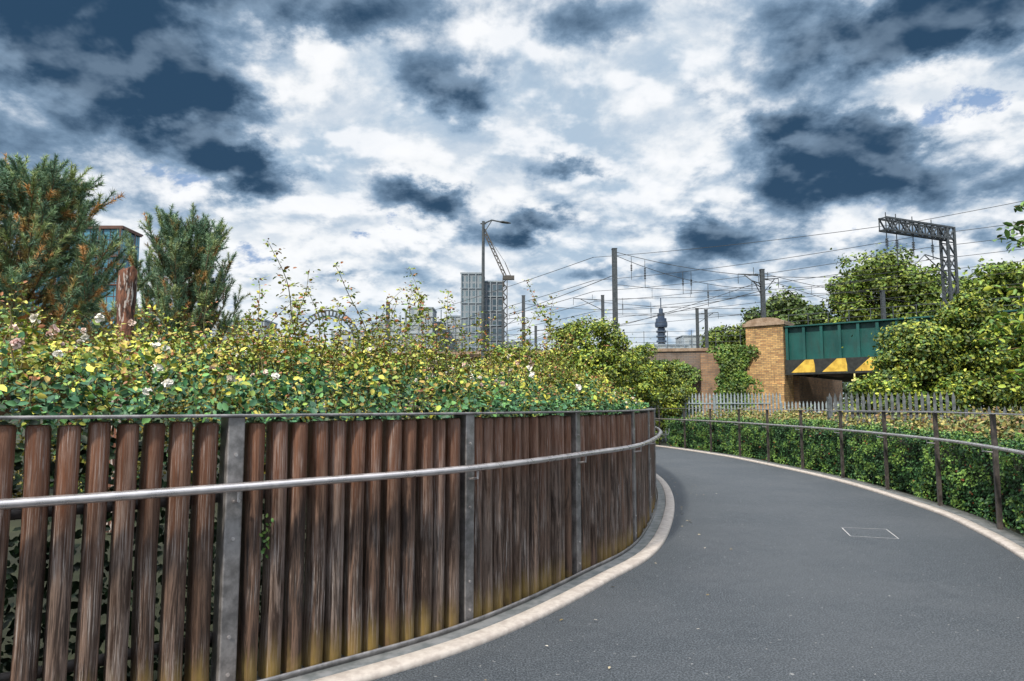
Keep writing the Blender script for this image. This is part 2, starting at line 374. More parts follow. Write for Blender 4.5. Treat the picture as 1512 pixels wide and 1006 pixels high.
def mark(name,pts,wd=.012):
    g=G()
    for p,q_ in zip(pts[:-1],pts[1:]):
        p=Vector((*p,.004));q_=Vector((*q_,.004)); d=(q_-p).normalized(); s_=Vector((-d.y,d.x,0))*wd
        g.add([p-s_,q_-s_,q_+s_,p+s_],[(0,1,2,3)])
    g.obj(name,M_white)
mark('chalk_marking',[(3.93,8.34),(4.41,8.22),(4.23,7.64),(3.78,7.8),(3.93,8.3)],.005)
mark('chalk_marking',[(3.62,4.95),(3.55,4.62)],.004)
n=170; i=rng.integers(0,len(L),n); u=.36+rng.exponential(.35,n); XY=L[i]+LR[i]*np.minimum(u,3.)[:,None]
P=np.column_stack([XY,np.full(n,.012)])
leaf_obj('fallen_leaves',[leaf_arrays(P,.018+.02*rng.random(n),nb=(0,0,1),nrand=.12,col=colmix(n,[(.28,.20,.08),(.35,.30,.20),(.16,.12,.05),(.5,.46,.4)]))],M_leaf)

# ---------------------------------------------------------------- rose bed
Lb=L[::5]; LbR=LR[::5]
ok=(Lb[:,1]<24)&(Lb[:,0]>-7.5); Lb=Lb[ok]; LbR=LbR[ok]
def Hs(P,wd):
    h=1.40+.52*(1-np.exp(-wd/1.1))+.035*np.minimum(wd,3)
    far=np.clip((P[:,1]-9)/5,0,1); h=h-far*.15*(1-np.exp(-wd/1.1))
    n1=np.array([mnoise.noise(Vector((p[0]*.9,p[1]*.9,3))) for p in P]); n2=np.array([mnoise.noise(Vector((p[0]*2.6,p[1]*2.6,7))) for p in P]); n3=np.array([mnoise.noise(Vector((p[0]*6.5,p[1]*6.5,1))) for p in P])
    return h+(.22*n1+.28*n2+.16*n3)*np.clip(wd/.6,.35,1)
def rose_pts(n,wmin,wmax,pw=1.5):
    i=rng.integers(0,len(Lb),n); wd=wmin+(wmax-wmin)*rng.random(n)**pw
    XY=Lb[i]-LbR[i]*wd[:,None]+rng.normal(size=(n,2))*.03
    return XY,wd,LbR[i]
YG=[(.42,.40,.055),(.31,.36,.05),(.54,.48,.09),(.20,.28,.05),(.40,.28,.08)]; DG=[(.045,.14,.065),(.075,.18,.075),(.10,.23,.06),(.020,.07,.035)]
parts=[]
n=138000; XY,wd,Rn=rose_pts(n,.08,5.)
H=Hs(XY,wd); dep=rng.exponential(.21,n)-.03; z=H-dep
k=(z>.95); XY,wd,Rn,H,dep,z=XY[k],wd[k],Rn[k],H[k],dep[k],z[k]; n=len(z)
P=np.column_stack([XY,z]); pat=nz(P,1.7,5.)
keep=rng.random(n)<np.clip(.66+nz(P,3.6,9.)*2.8,.08,1); XY,wd,Rn,H,dep,z,P,pat=XY[keep],wd[keep],Rn[keep],H[keep],dep[keep],z[keep],P[keep],pat[keep]; n=len(z)
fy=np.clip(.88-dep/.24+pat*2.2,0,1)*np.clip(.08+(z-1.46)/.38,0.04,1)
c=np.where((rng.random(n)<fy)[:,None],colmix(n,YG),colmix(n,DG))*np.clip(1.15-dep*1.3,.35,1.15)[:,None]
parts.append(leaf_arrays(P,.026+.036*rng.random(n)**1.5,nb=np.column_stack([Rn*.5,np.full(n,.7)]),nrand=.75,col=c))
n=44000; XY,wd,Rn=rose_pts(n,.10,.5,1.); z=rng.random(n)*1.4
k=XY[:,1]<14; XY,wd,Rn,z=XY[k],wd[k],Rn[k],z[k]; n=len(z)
parts.append(leaf_arrays(np.column_stack([XY,z]),.035+.03*rng.random(n),nb=np.column_stack([Rn,np.full(n,.4)]),nrand=.6,col=colmix(n,[(.014,.035,.014),(.026,.06,.02),(.01,.022,.01)])))  # leaves behind the fins, shade of the gaps put into their colour
for s0,zc in [(-3.0,.62),(-2.35,.95),(-1.9,.35),(-1.35,.75),(-.9,.5),(-.25,.22),(.1,1.0),(.8,.7),(1.3,1.1),(-2.9,1.15)]:
    i=int(np.argmin(np.abs(L[:,0]-s0))); i=off+((i-off)//step)*step+step//2; n=20
    base=np.array([*(L[i]+LR[i]*.040),zc]); P=base+rng.normal(size=(n,3))*np.array([.014,.014,.045])
    parts.append(leaf_arrays(P,.026,nb=(LR[i][0],LR[i][1],.4),nrand=.5,col=colmix(n,[(.08,.17,.04),(.14,.22,.05)])))
canes=G(); CP=[];CA=[];CC=[];CS=[]
def cane(x,y,z0,z1,lean,ls=1.,bare=.0):
    az_=random.random()*6.28; n_=max(4,int((z1-z0)/.06)); pts=[]
    for k in range(n_+1):
        f=k/n_; bend=lean*f**1.8
        pts.append((x+math.cos(az_)*bend+.015*math.sin(f*9+x*7),y+math.sin(az_)*bend,z0+(z1-z0)*(f-.12*abs(lean)*f**3)))
    canes.tube(pts,[.006*(1-.7*k/n_) for k in range(n_+1)],4)
    for k in range(1,n_+1):
        f=k/n_
        if random.random()<bare: continue
        for s_ in range(4):
            a_=random.random()*6.28; d=Vector((math.cos(a_),math.sin(a_),random.uniform(-.2,.6)))
            L_=random.uniform(.5,1.5)
            for l in range(3):
                pp=Vector(pts[k])+d*(.012+.03*l*L_)*(1.15-.5*f)
                CP.append(pp);CA.append(d+Vector((random.gauss(0,.5),random.gauss(0,.5),0)));CS.append(ls*(.034 if f<.8 else .024)*random.uniform(.6,1.25))
                red=random.random()<.25*f+.04
                CC.append((.30,.12,.05) if red else random.choice([(.34,.37,.06),(.19,.28,.05),(.11,.20,.05),(.46,.43,.09),(.28,.33,.06)]))
for x,y,z1 in [(-1.57,5,2.62),(-1.84,5,2.46),(-1.15,5.5,2.58),(-.75,6,2.68),(-.95,6,2.55),(-1.02,5.6,2.4),(.48,7.5,2.86),(.34,7.3,2.6),(-1.45,5.2,2.36),(-.2,6.2,2.3),(.05,6.6,2.42),
               (-.62,5.8,2.5),(-1.3,5.1,2.3),(-1.7,5.3,2.5),(-2.6,4.6,2.1),(-3.4,4.8,2.3),(.75,8.2,2.5),(-.4,6.3,2.45),(-.85,5.4,2.35),(-1.95,5.2,2.3),(-1.2,5.6,2.45),(-.7,6.1,2.5),(.2,7.,2.5),(.55,7.6,2.6),(-2.05,5.1,2.2)]:
    cane(x,y,1.75,z1,random.uniform(.08,.35),1.15,.05)
    for r_ in range(2): cane(x+random.gauss(0,.12),y+random.gauss(0,.12),1.7,1.75+(z1-1.75)*random.uniform(.3,.75),random.uniform(.1,.4),1.1)
XY,wd,Rn=rose_pts(1000,.25,4.5,1.2); H=Hs(XY,wd)
for p,h,w_ in zip(XY,H,wd): cane(p[0],p[1],h-.25,h+random.uniform(.02,.13)+(.32*random.random()**4 if w_>.8 else 0),random.uniform(.04,.30),random.uniform(.9,1.25))
CP=np.array(CP);CA=np.array(CA);CC=np.array(CC)*(1+rng.normal(size=(len(CC),1))*.15)
parts.append(leaf_arrays(CP,np.array(CS),nb=(0,0,1),nrand=.5,col=np.clip(CC,.01,1),axis=CA))
rose=empty('rose_bush')
leaf_obj('foliage',parts,M_leaf,rose); canes.obj('canes',M_cane,rose)
bp=[];
XY,wd,Rn=rose_pts(520,.12,3.6,1.); H=Hs(XY,wd)
for ii,(p,h) in enumerate(zip(XY,H)):
    cc=random.choice([(.78,.62,.55),(.8,.74,.66),(.78,.58,.53),(.85,.82,.76),(.85,.82,.76)]); r=random.choice([.010,.013,.017,.022,.027])
    if ii%90==0: cc=(.45,.05,.03); r=.012
    n=18; d=norm(rng.normal(size=(n,3))+np.array((0,0,.5)))
    P=np.tile(np.array([p[0],p[1],h+random.uniform(.02,.09)]),(n,1))+d*r*.4
    bp.append(leaf_arrays(P,r*1.5,nb=d,nrand=.3,col=np.tile(cc,(n,1)),wide=1.5))
leaf_obj('blossoms',bp,M_petal,rose)

# ---------------------------------------------------------------- generic shrub masses / trees
def clump_leaves(centers,radii,per,size,cols,shade=.5,flat=.8):
    parts=[]
    for c_,r in zip(centers,radii):
        n=int(per); d=norm(rng.normal(size=(n,3))); rr=(.55+.45*rng.random((n,1))**.5)*(1+.18*rng.normal(size=(n,1))**2)
        P=np.array(c_)+d*rr*np.array([r,r,r*flat])
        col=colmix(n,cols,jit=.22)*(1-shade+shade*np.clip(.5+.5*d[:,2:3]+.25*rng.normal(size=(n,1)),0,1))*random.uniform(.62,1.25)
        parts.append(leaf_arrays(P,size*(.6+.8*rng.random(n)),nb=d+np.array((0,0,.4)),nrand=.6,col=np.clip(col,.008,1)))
    return parts
TG=[(.09,.16,.035),(.13,.21,.04),(.06,.12,.03),(.18,.25,.05)]
def tree(name,base,h,crown,rad,nclump,per,size,cols=TG,rc=.28):
    e=empty(name,base); bz=base
    tr=G(); top=Vector((crown[0]-bz[0],crown[1]-bz[1],crown[2]-bz[2]))
    r0=h*.025; tr.tube([(0,0,-.2),(top.x*.2,top.y*.2,top.z*.35),(top.x*.7,top.y*.6,top.z*.7),tuple(top)],[r0*1.2,r0,r0*.75,r0*.3],8)
    cen=[];rs=[]
    for k in range(nclump):
        d=Vector(rng.normal(size=3)).normalized(); 
        if d.z<-.5: d.z*=-.6
        f=random.uniform(.35,1.)**.6; r=min(rad)*rc*random.uniform(.5,1.3)
        c_=top+Vector((d.x*rad[0]*f,d.y*rad[1]*f,d.z*rad[2]*f)); cen.append(tuple(c_)); rs.append(r)
        if k%4==0:
            s_=top*random.uniform(.45,.9); mid=(s_+c_)/2+Vector((0,0,-.05*h*random.random()))
            tr.tube([tuple(s_),tuple(mid),tuple(c_)],[r0*.35,r0*.2,r0*.06],5)
    tr.obj('trunk',M_bark,e); leaf_obj('crown',clump_leaves(cen,rs,per,size,cols),M_tleaf,e)
    return e
LG=[(.17,.27,.04),(.23,.32,.05),(.10,.19,.03),(.30,.37,.06)]
tree('plane_tree',(29.5,52,0),12,(29.2,52,8.9),(4.4,4.,4.2),85,300,.26,LG,.24)
tree('plane_tree',(22.5,56,0),10,(22.6,56,7.3),(3.6,3.5,3.0),50,220,.30)
tree('plane_tree',(26,60,0),10,(26.3,60,6.8),(3.6,3.5,2.8),40,200,.30)
tree('plane_tree',(36,50,0),12,(36.3,50,8.4),(4.0,4.,3.4),60,260,.28,LG)
tree('plane_tree',(20.,62,0),9,(20.0,62,6.4),(2.6,3.,2.2),30,220,.30,LG)
tree('plane_tree',(41,56,0),12,(41,56,9),(4.5,4.,4),50,240,.32)
def mound(name,items,per,size,cols,M=M_tleaf):
    cen=[];rs=[]
    for (cx,cy,rx,ry,h,n) in items:
        for k in range(n):
            a=random.random()*6.28; r=math.sqrt(random.random()); x=cx+rx*r*math.cos(a); y=cy+ry*r*math.sin(a)
            top=h*math.sqrt(max(0.05,1-r*r*.85)); rr=random.uniform(.18,.5)
            z=top-rr*.8-random.random()**2*top*.75; cen.append((x,y,max(z,.2))); rs.append(rr)
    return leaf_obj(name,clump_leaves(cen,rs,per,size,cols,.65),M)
IV=[(.22,.33,.05),(.34,.42,.06),(.11,.21,.04),(.46,.50,.07),(.07,.15,.04)]
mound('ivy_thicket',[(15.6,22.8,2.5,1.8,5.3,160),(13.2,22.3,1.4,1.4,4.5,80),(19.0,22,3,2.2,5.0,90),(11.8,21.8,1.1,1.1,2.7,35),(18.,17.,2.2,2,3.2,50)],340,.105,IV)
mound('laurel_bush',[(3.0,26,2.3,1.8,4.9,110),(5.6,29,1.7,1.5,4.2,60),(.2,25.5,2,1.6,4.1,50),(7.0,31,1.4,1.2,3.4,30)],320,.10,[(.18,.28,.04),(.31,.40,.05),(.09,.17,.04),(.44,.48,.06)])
hg=[]; Rh=Rr[::5];RRh=RR[::5]; ok=(Rh[:,1]>1.5)&(Rh[:,1]<25); Rh=Rh[ok];RRh=RRh[ok]
n=85000; i=rng.integers(0,len(Rh),n); face=rng.random(n)<.62
u=np.where(face,.47+.10*rng.random(n),.45+.9*rng.random(n)); zt=.96
z=np.where(face,rng.random(n)*zt,zt+rng.normal(size=n)*.03)
XY=Rh[i]+RRh[i]*u[:,None]; P=np.column_stack([XY,z]); nn=nz(P,1.3,2.); n2_=nz(P,5.,1.)
P[:,2]+=np.where(face,0,.20*nn+.10*n2_); P[:,:2]-=RRh[i]*(np.where(face,.14*nn+.10*n2_,0))[:,None]
cols=np.where((rng.random(n)<np.clip(.18+n2_*1.8+nn,0,.8))[:,None],colmix(n,[(.12,.23,.05),(.17,.28,.06)]),colmix(n,[(.035,.10,.035),(.05,.13,.04),(.022,.065,.025)]))
rd=rng.random(n)<.012; cols[rd]=(.25,.07,.03)
hg.append(leaf_arrays(P,.028+.03*rng.random(n),nb=np.column_stack([-RRh[i]*face[:,None],np.where(face,.3,1.)]),nrand=.6,col=cols))
hedge=empty('ivy_hedge'); leaf_obj('leaves',hg,M_leaf,hedge)
M_core=mat_simple('hedge_core_dark',(.008,.014,.006),(.02,.026,.012),9,1.)
sweep('light_block_core',Rh,RRh,[(.62,-.02),(.62,.80),(1.3,.80),(1.3,-.02)],M_core,hedge)  # solid dark core, added to stop light passing through the hedge
n=60000; i=rng.integers(0,len(Rh),n); u=1.2+6.5*rng.random(n); XY=Rh[i]+RRh[i]*u[:,None]
k=(XY[:,1]>5)&(XY[:,0]<20); XY=XY[k]; u=u[k]; n=len(XY); P=np.column_stack([XY,np.zeros(n)]); nn=nz(P,.9,4.); n2_=nz(P,3.,4.)
P[:,2]=.98+.24*np.clip(nn*2+.4,0,1.2)+.20*n2_-rng.exponential(.12,n)+.18*rng.random(n)**8
wp=[leaf_arrays(P,.04+.05*rng.random(n),nb=(0,0,.6),nrand=.9,col=colmix(n,[(.13,.18,.05),(.25,.23,.07),(.08,.13,.04),(.23,.14,.07),(.34,.29,.10)]))]
leaf_obj('weed_bed',wp,M_leaf)
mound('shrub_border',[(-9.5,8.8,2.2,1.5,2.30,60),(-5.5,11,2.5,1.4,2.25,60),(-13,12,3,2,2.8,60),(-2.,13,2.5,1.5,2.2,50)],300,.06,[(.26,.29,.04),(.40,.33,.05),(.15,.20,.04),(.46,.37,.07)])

# ---------------------------------------------------------------- pines
def pine(name,base,h,h0,R,nb,up=.6,cx=0.,brown=.3,nneed=85,shape=.55,var=(.65,1.12)):
    e=empty(name,base); tr=G()
    tr.tube([(0,0,-.1),(.03*h*.3,0,h*.4),(cx*.6,0,h*.75),(cx,0,h*.96)],[h*.022,h*.017,h*.01,h*.003],8)
    NP=[];ND=[];NC=[]
    def shoot(p,d,L_,b):
        q_=p+d*L_; tr.tube([tuple(p),tuple(q_)],[.008,.004],4)
        m=int(nneed*L_/.3); f=rng.random(m); f=f**.8; P=np.array(p)+np.outer(f*1.03,np.array(q_-p))
        dd=norm(np.array(d)*1.1+norm(rng.normal(size=(m,3)))*1.05)
        NP.append(P);ND.append(dd*(.075+.04*rng.random((m,1))))
        cc=np.array(random.choice([(.13,.22,.14),(.18,.27,.15),(.09,.16,.11),(.26,.32,.14)]))
        if random.random()<b: cc=np.array(random.choice([(.44,.25,.10),(.32,.24,.09)]))
        NC.append(np.tile(cc*random.uniform(.75,1.3),(m,1))*(1+.15*rng.normal(size=(m,1))))
    for k in range(nb):
        f=(k+random.random())/nb; hh=h0+(h*.97-h0)*f; a=k*2.4+random.gauss(0,.4)
        L_=(R*(1-f)**shape*random.uniform(*var)+.22)
        out=Vector((math.cos(a),math.sin(a),0)); p=Vector((cx*hh/h,0,hh)); pts=[p]
        ns=7
        for s_ in range(1,ns+1):
            t_=s_/ns; d=(out*(1-.45*up*t_)+Vector((0,0,.15+up*t_*1.1))).normalized(); p=p+d*L_/ns; pts.append(p)
        tr.tube([tuple(x) for x in pts],[.020*(1-.8*i_/ns)*(L_/R+.3) for i_ in range(ns+1)],5)
        for s_ in range(2,ns+1):
            t_=s_/ns; d0=(pts[s_]-pts[s_-1]).normalized()
            for r_ in range(4 if s_<ns else 5):
                dd=(d0*1.1+Vector(rng.normal(size=3))*.5+Vector((0,0,.5*up))).normalized()
                shoot(pts[s_]-d0*random.random()*L_/ns,dd,random.uniform(.18,.46),brown*(1.15-t_)*(1.3-f))
    NP=np.concatenate(NP);ND=np.concatenate(ND);NC=np.concatenate(NC); n=len(NP)
    side=norm(np.cross(ND,rng.normal(size=(n,3))))*.0060
    V=np.stack([NP-side,NP+side,NP+ND],1).reshape(-1,3); F=np.arange(3*n).reshape(-1,3)
    tr.obj('trunk_and_branches',M_bark,e); raw_mesh('needles',V,F,M_needle,np.clip(np.repeat(NC,3,axis=0),.01,1),e)
pine('pine_tree',(-8.35,11.2,0),5.2,1.0,2.4,105,.75,.25,.65,80,.55,(.5,1.2))
pine('pine_tree',(-9.9,10.6,0),5.9,1.5,1.7,65,.8,.1,.25,80)
pine('pine_tree',(-7.85,16,0),5.35,1.5,1.95,90,1.35,.05,.35,75,.32,(.45,1.25))
pine('pine_tree',(-12.2,19,0),4.3,1.0,1.6,40,.8,0,.4)
g=G(); n=10; V=[]
for k in range(13):
    z=k*3.22/12
    for j in range(n):
        a=2*math.pi*j/n; r=.10*(1+.10*mnoise.noise(Vector((j*1.3,k*.7,2)))); V.append((r*math.cos(a),r*.8*math.sin(a),z+(.07*random.random() if k==12 else 0)))
F=[(k*n+j,k*n+(j+1)%n,(k+1)*n+(j+1)%n,(k+1)*n+j) for k in range(12) for j in range(n)]+[tuple(12*n+j for j in range(n))]
g.add(V,F)
mt,tt,bb=new_mat('old_timber'); cc=tt.mapping(obj_co(tt),(14,14,2.6)); f=tt.noise(cc,1.2,7,.7,.6); f2=tt.noise(cc,1.0,6,.65,.5)
c_=tt.mix(tt.ss(f,.42,.60),(.030,.014,.011),(.24,.10,.06)); c_=tt.mix(tt.ss(f2,.53,.57),c_,(.46,.41,.39)); tt.link(c_,bb.inputs['Base Color']); bb.inputs['Roughness'].default_value=.85; bump(tt,bb,f,.8,.02)
o=g.obj('timber_post',mt); o.location=(-4.62,8.1,0); o.scale=(1.05,1.05,.95)

# ---------------------------------------------------------------- bridge and viaduct
ang=math.atan2(-3.7,4.5)
B=empty('railway_bridge',(14.5,36,0),ang)
g=G(); g.box(.05,24,0,.03,3.2,5.56)
for k in range(29):
    x=.12+k*.86; g.box(x-.02,x+.02,-.20,-.002,3.84,5.54)
    g.box(x-.07,x+.07,-.215,-.202,3.84,5.54)
g.box(.0,24,-.28,.25,5.56,5.63)
g.obj('girder',M_green,B,bevel=.004)
g=G(); g.box(.0,24,-.27,.25,3.06,3.14); g.box(.0,24,-.24,-.165,3.142,3.84); g.box(.5,24,.3,8.,3.2,3.7); g.obj('lower_flange',M_black,B)
g=G()
for k in range(15):
    x=.30+k*1.52; g.add([(x,-.245,3.17),(x+1.18,-.245,3.17),(x+1.18,-.245,3.5),(x+1.12,-.245,3.82),(x+.72,-.245,3.82)],[(0,1,2,3,4)])
g.obj('hazard_chevrons',M_yellow,B)
g=G(); g.box(-2.,.0-.02,-.35,1.1,-1,5.72); g.box(-2.15,-.02,-.5,-.352,-1,2.6); g.obj('brick_pier',M_ybrick,B)
g=G(); g.box(-2.12,.1,-.47,1.2,5.722,5.9)
V=[];
for k in range(9):
    a=math.pi*k/8; V.append((-1.01-.98*math.cos(a),5.902+.26*math.sin(a)))
n=len(V); g.add([(x,-.4,z) for x,z in V]+[(x,1.1,z) for x,z in V],[tuple(range(n)),tuple(range(2*n-1,n-1,-1))]+[(i,i+n,i+n+1,i+1) for i in range(n-1)])
g.obj('stone_cap',M_stone,B)
g=G(); g.box(-.6,.25,1.12,10,-1,3.05); g.obj('abutment',M_rbrick,B)
g=G(); g.box(8.5,9.2,.3,10,-1,3.05); g.obj('far_abutment',M_rbrick,B)
g=G(); 
for k in range(24): g.tube([(k,.6,5.6),(k,.6,6.35)],.02,4)
g.tube([(0,.6,6.3),(24,.6,6.3)],.018,4); g.tube([(0,.6,5.95),(24,.6,5.95)],.014,4); g.obj('walkway_rail',M_mast,B)
g=G(); g.box(2.6,2.85,2.2,2.5,2.76,2.84); g.box(2.7,2.75,2.3,2.4,2.84,3.2)
ml,tl,bl=new_mat('lamp_glass'); bl.inputs['Base Color'].default_value=(.8,.7,.3,1); bl.inputs['Emission Color'].default_value=(1,.85,.35,1); bl.inputs['Emission Strength'].default_value=1.2
g.obj('underbridge_lamp',ml,B)
wv=Vector((-8,41.2,0))-Vector((12.95,37.3,0)); VW=empty('viaduct_wall',(12.95,37.3,0),math.atan2(wv.y,wv.x)); Lw=wv.length
g=G(); g.box(.2,Lw,-.3,.3,-1,4.45); g.obj('brickwork',M_gbrick,VW)
g=G(); g.box(.15,Lw,-.38,.38,4.452,4.62); g.obj('coping',M_stone,VW)
g=G(); g.box(1.6,2.6,.302,.75,-1,4.3); g.box(7.5,8.4,.302,.6,-1,4.3); g.obj('buttress',M_rbrick,VW)
g=G()
for k in range(int(Lw/1.3)): g.tube([(.4+k*1.3,0,4.6),(.4+k*1.3,0,5.65)],.022,4)
for z in (5.6,5.3,5.0): g.tube([(.3,0,z),(Lw,0,z)],.014,4)
g.obj('parapet_railing',M_mast,VW)
g=G(); g.add([(-30,41.9,4.3),(12.6,37.9,4.3),(40,60,4.3),(40,110,4.3),(-30,110,4.3)],[(0,1,2,3,4)]); g.obj('railway_trackbed',M_gbrick)
def wall_ivy(cx,wdt,z0,z1,n):
    s=rng.normal(size=n)*wdt; z=z0+(z1-z0)*rng.random(n); keep=np.abs(s)<wdt*(2.3-1.2*((z-z0)/(z1-z0))+.6*np.sin(z*3+cx)); s=s[keep];z=z[keep];m=len(s)
    a=math.atan2(wv.y,wv.x); ex=np.array((math.cos(a),math.sin(a))); ey=np.array((-math.sin(a),math.cos(a)))
    base=np.array((12.95,37.3)); bul=.35+.3*rng.random(m)+.2*np.sin(s*3)
    XY=base+np.outer(cx+s,ex)+np.outer(bul+.1,ey); P=np.column_stack([XY,z])
    sh=(.65+.5*nz(P,1.5))[:,None]
    return leaf_arrays(P,.10+.1*rng.random(m),nb=(0,-1,.4),nrand=.5,col=np.clip(colmix(m,[(.08,.17,.04),(.14,.24,.04),(.2,.28,.05)])*sh*1.2,.01,1))
leaf_obj('wall_ivy',[wall_ivy(.9,.75,-.2,4.7,9000),wall_ivy(4.6,1.1,-.2,3.9,12000),wall_ivy(10,2.,-.2,4.4,15000)],M_tleaf)

# ---------------------------------------------------------------- palisade fences
def palisade(name,pts,h,z0,mat,pitch=.155):
    e=empty(name); g=G(); C=spline(pts,.02); T,R=frames(C); st=int(pitch/.02)
    for i in range(0,len(C),st):
        c=C[i];t_=T[i];r=R[i]; a=c-t_*.032; b=c+t_*.032; th=.012
        v=[(a[0],a[1],z0),(b[0],b[1],z0),(b[0],b[1],z0+h-.12),(c[0],c[1],z0+h),(a[0],a[1],z0+h-.12)]
        w_=[(x+r[0]*th,y+r[1]*th,z) for x,y,z in v]
        g.add(v+w_,[(0,1,2,3,4),(9,8,7,6,5)]+[(k,k+5,(k+1)%5+5,(k+1)%5) for k in range(5)])
    g.obj('pales',mat,e)
    g=G(); s=C[::25]
    for z in (.35,h-.45): g.tube([(p[0],p[1],z0+z) for p in s+R[::25]*.04],.03,4)
    for i in range(0,len(C),138): c=C[i]+R[i]*.08; g.box(c[0]-.045,c[0]+.045,c[1]-.045,c[1]+.045,z0,z0+h-.1)
    g.obj('rails_and_posts',mat,e)
palisade('palisade_fence',[(1,32),(5,29.5),(8.2,28.3),(11,28)],2.1,-.1,M_galv)
palisade('palisade_fence',[(11,28),(14,26),(18,21),(22,15)],2.1,-.45,M_galv)
M_pal=make_steel('weathered_dark_pales',(.07,.08,.09),(.18,.20,.22),.6,.3)
palisade('palisade_fence',[(7.7,16.6),(9.9,15.2)],1.92,-.15,M_pal,.12)
palisade('palisade_fence',[(9.9,15.2),(13.5,11.5)],1.80,-.35,M_pal,.14)

# ---------------------------------------------------------------- railway electrification
def hmast(name,x,y,z0,z1,w=.26,arms=()):
    e=empty(name,(x,y,0)); g=G()
    g.box(-w/2,w/2,-w/2,-w/2+.03,z0,z1); g.box(-w/2,w/2,w/2-.03,w/2,z0,z1); g.box(-.015,.015,-w/2+.031,w/2-.031,z0,z1)
    g.box(-w*.9,w*.9,-w*.9,w*.9,z0-.1,z0+.12); g.box(-w/2-.02,w/2+.02,-w/2-.02,w/2+.02,z1+.002,z1+.04)
    for (dz,dx,dy) in arms:
        g.tube([(0,0,dz),(dx,dy,dz+.15)],.035,6); g.tube([(0,0,dz-.9),(dx*.75,dy*.75,dz+.08)],.03,6)
        g.tube([(dx*.35,dy*.35,dz+.05),(dx*.35,dy*.35,dz+.5)],.02,5); g.tube([(dx,dy,dz+.15),(dx,dy,dz-.45)],.02,5)
        for q_ in range(4): g.tube([(dx*.2+dx*.03*q_,dy*.2,dz+.02),(dx*.2+dx*.03*q_+.03,dy*.2,dz+.03)],.07,8)
    g.obj('mast',M_mast,e)
hmast('catenary_mast',6.1,40,4.3,10.75,.28)
hmast('catenary_mast',15.6,42,4.3,9.9,.24,[(9.6,-1.3,.6),(9.3,1.2,.5),(9.0,-.8,-.4)])
hmast('catenary_mast',8.05,60,4.3,11.2,.26,[(10.8,-2.6,0)])
hmast('catenary_mast',12.9,45,4.3,7.8,.18)
hmast('catenary_mast',1.05,62,4.3,11.5,.3)
hmast('catenary_mast',-1.0,75,4.3,12.0,.3,[(11.,2.,0)])
hmast('catenary_mast',-11,60,4.3,10.6,.3)
hmast('catenary_mast',22.5,41,4.3,8.4,.2)
hmast('catenary_mast',2.8,80,4.3,10.8,.3,[(10.3,3.,0)])
hmast('catenary_mast',17.5,64,4.3,10.6,.25,[(10.1,2.,0)])
e=empty('lattice_gantry'); g=G(); A=Vector((24.7,38,0)); Bp=Vector((19.9,35.9,0)); d=(A-Bp).normalized(); s_=Vector((-d.y,d.x,0))
for du in (-.3,.3):
    for dv in (-.2,.2): p=A+d*du+s_*dv; g.beam((p.x,p.y,4.3),(p.x,p.y,11.55),.12)
for k in range(9):
    z=4.4+k*.78
    for dv in (-.2,.2):
        p=A-d*.3+s_*dv; q_=A+d*.3+s_*dv
        if k%2: p,q_=q_,p
        g.beam((p.x,p.y,z),(q_.x,q_.y,z+.78),.06); g.beam((p.x,p.y,z),(q_.x,q_.y,z),.06)
    for du in (-.3,.3):
        p=A+d*du-s_*.2;q_=A+d*du+s_*.2
        g.beam((p.x,p.y,z),(q_.x,q_.y,z+.78),.055)
Lg=(A-Bp).length
for dv in (-.2,.2):
    for z in (10.85,11.5):
        p=Bp+s_*dv; q_=A+d*.3+s_*dv; g.beam((p.x,p.y,z),(q_.x,q_.y,z),.10)
    N_=10
    for k in range(N_):
        p=Bp+d*(Lg*k/N_)+s_*dv; q_=Bp+d*(Lg*(k+1)/N_)+s_*dv
        z0,z1=(10.85,11.5) if k%2 else (11.5,10.85)
        g.beam((p.x,p.y,z0),(q_.x,q_.y,z1),.065); g.beam((p.x,p.y,10.85),(p.x,p.y,11.5),.045)
for k in range(10):
    p=Bp+d*(Lg*k/9); g.beam((p.x-s_.x*.2,p.y-s_.y*.2,11.5),(p.x+s_.x*.2,p.y+s_.y*.2,11.5),.05); g.beam((p.x-s_.x*.2,p.y-s_.y*.2,10.85),(p.x+s_.x*.2,p.y+s_.y*.2,10.85),.05)
for f_,dl in ((.05,.3),(.2,2.0),(.45,.8),(.75,.8)):
    p=Bp+d*(Lg*f_); g.beam((p.x,p.y,10.85),(p.x,p.y,10.0-dl*.5),.035)
    for q_ in range(5): g.tube([(p.x,p.y,10.4-.09*q_),(p.x,p.y,10.36-.09*q_)],.08,8)
    g.beam((p.x,p.y,11.5),(p.x,p.y,11.85),.035)
p=Bp+d*(Lg*.62); q_=A-d*.3; g.tube([(q_.x,q_.y,9.6),(p.x,p.y,9.8)],.03,5); g.tube([(q_.x,q_.y,8.8),(p.x,p.y,9.75)],.03,5); g.tube([(p.x,p.y,9.8),(p.x-.6,p.y,9.2)],.025,5)
g.obj('lattice_truss',M_mast,e)
g=G()
def wire(p,q_,sag=.4,r=.016,n=14,drop=None):
    pts=[]
    for k in range(n+1):
        f=k/n; pts.append((p[0]+(q_[0]-p[0])*f,p[1]+(q_[1]-p[1])*f,p[2]+(q_[2]-p[2])*f-4*sag*f*(1-f)))
    g.tube(pts,r,4); return pts
mid=(20.5,36.5)
W=[(13.2,.2),(11.7,.3),(11.1,.35),(10.5,.3),(9.9,.2),(9.4,.1),(8.8,.1)]
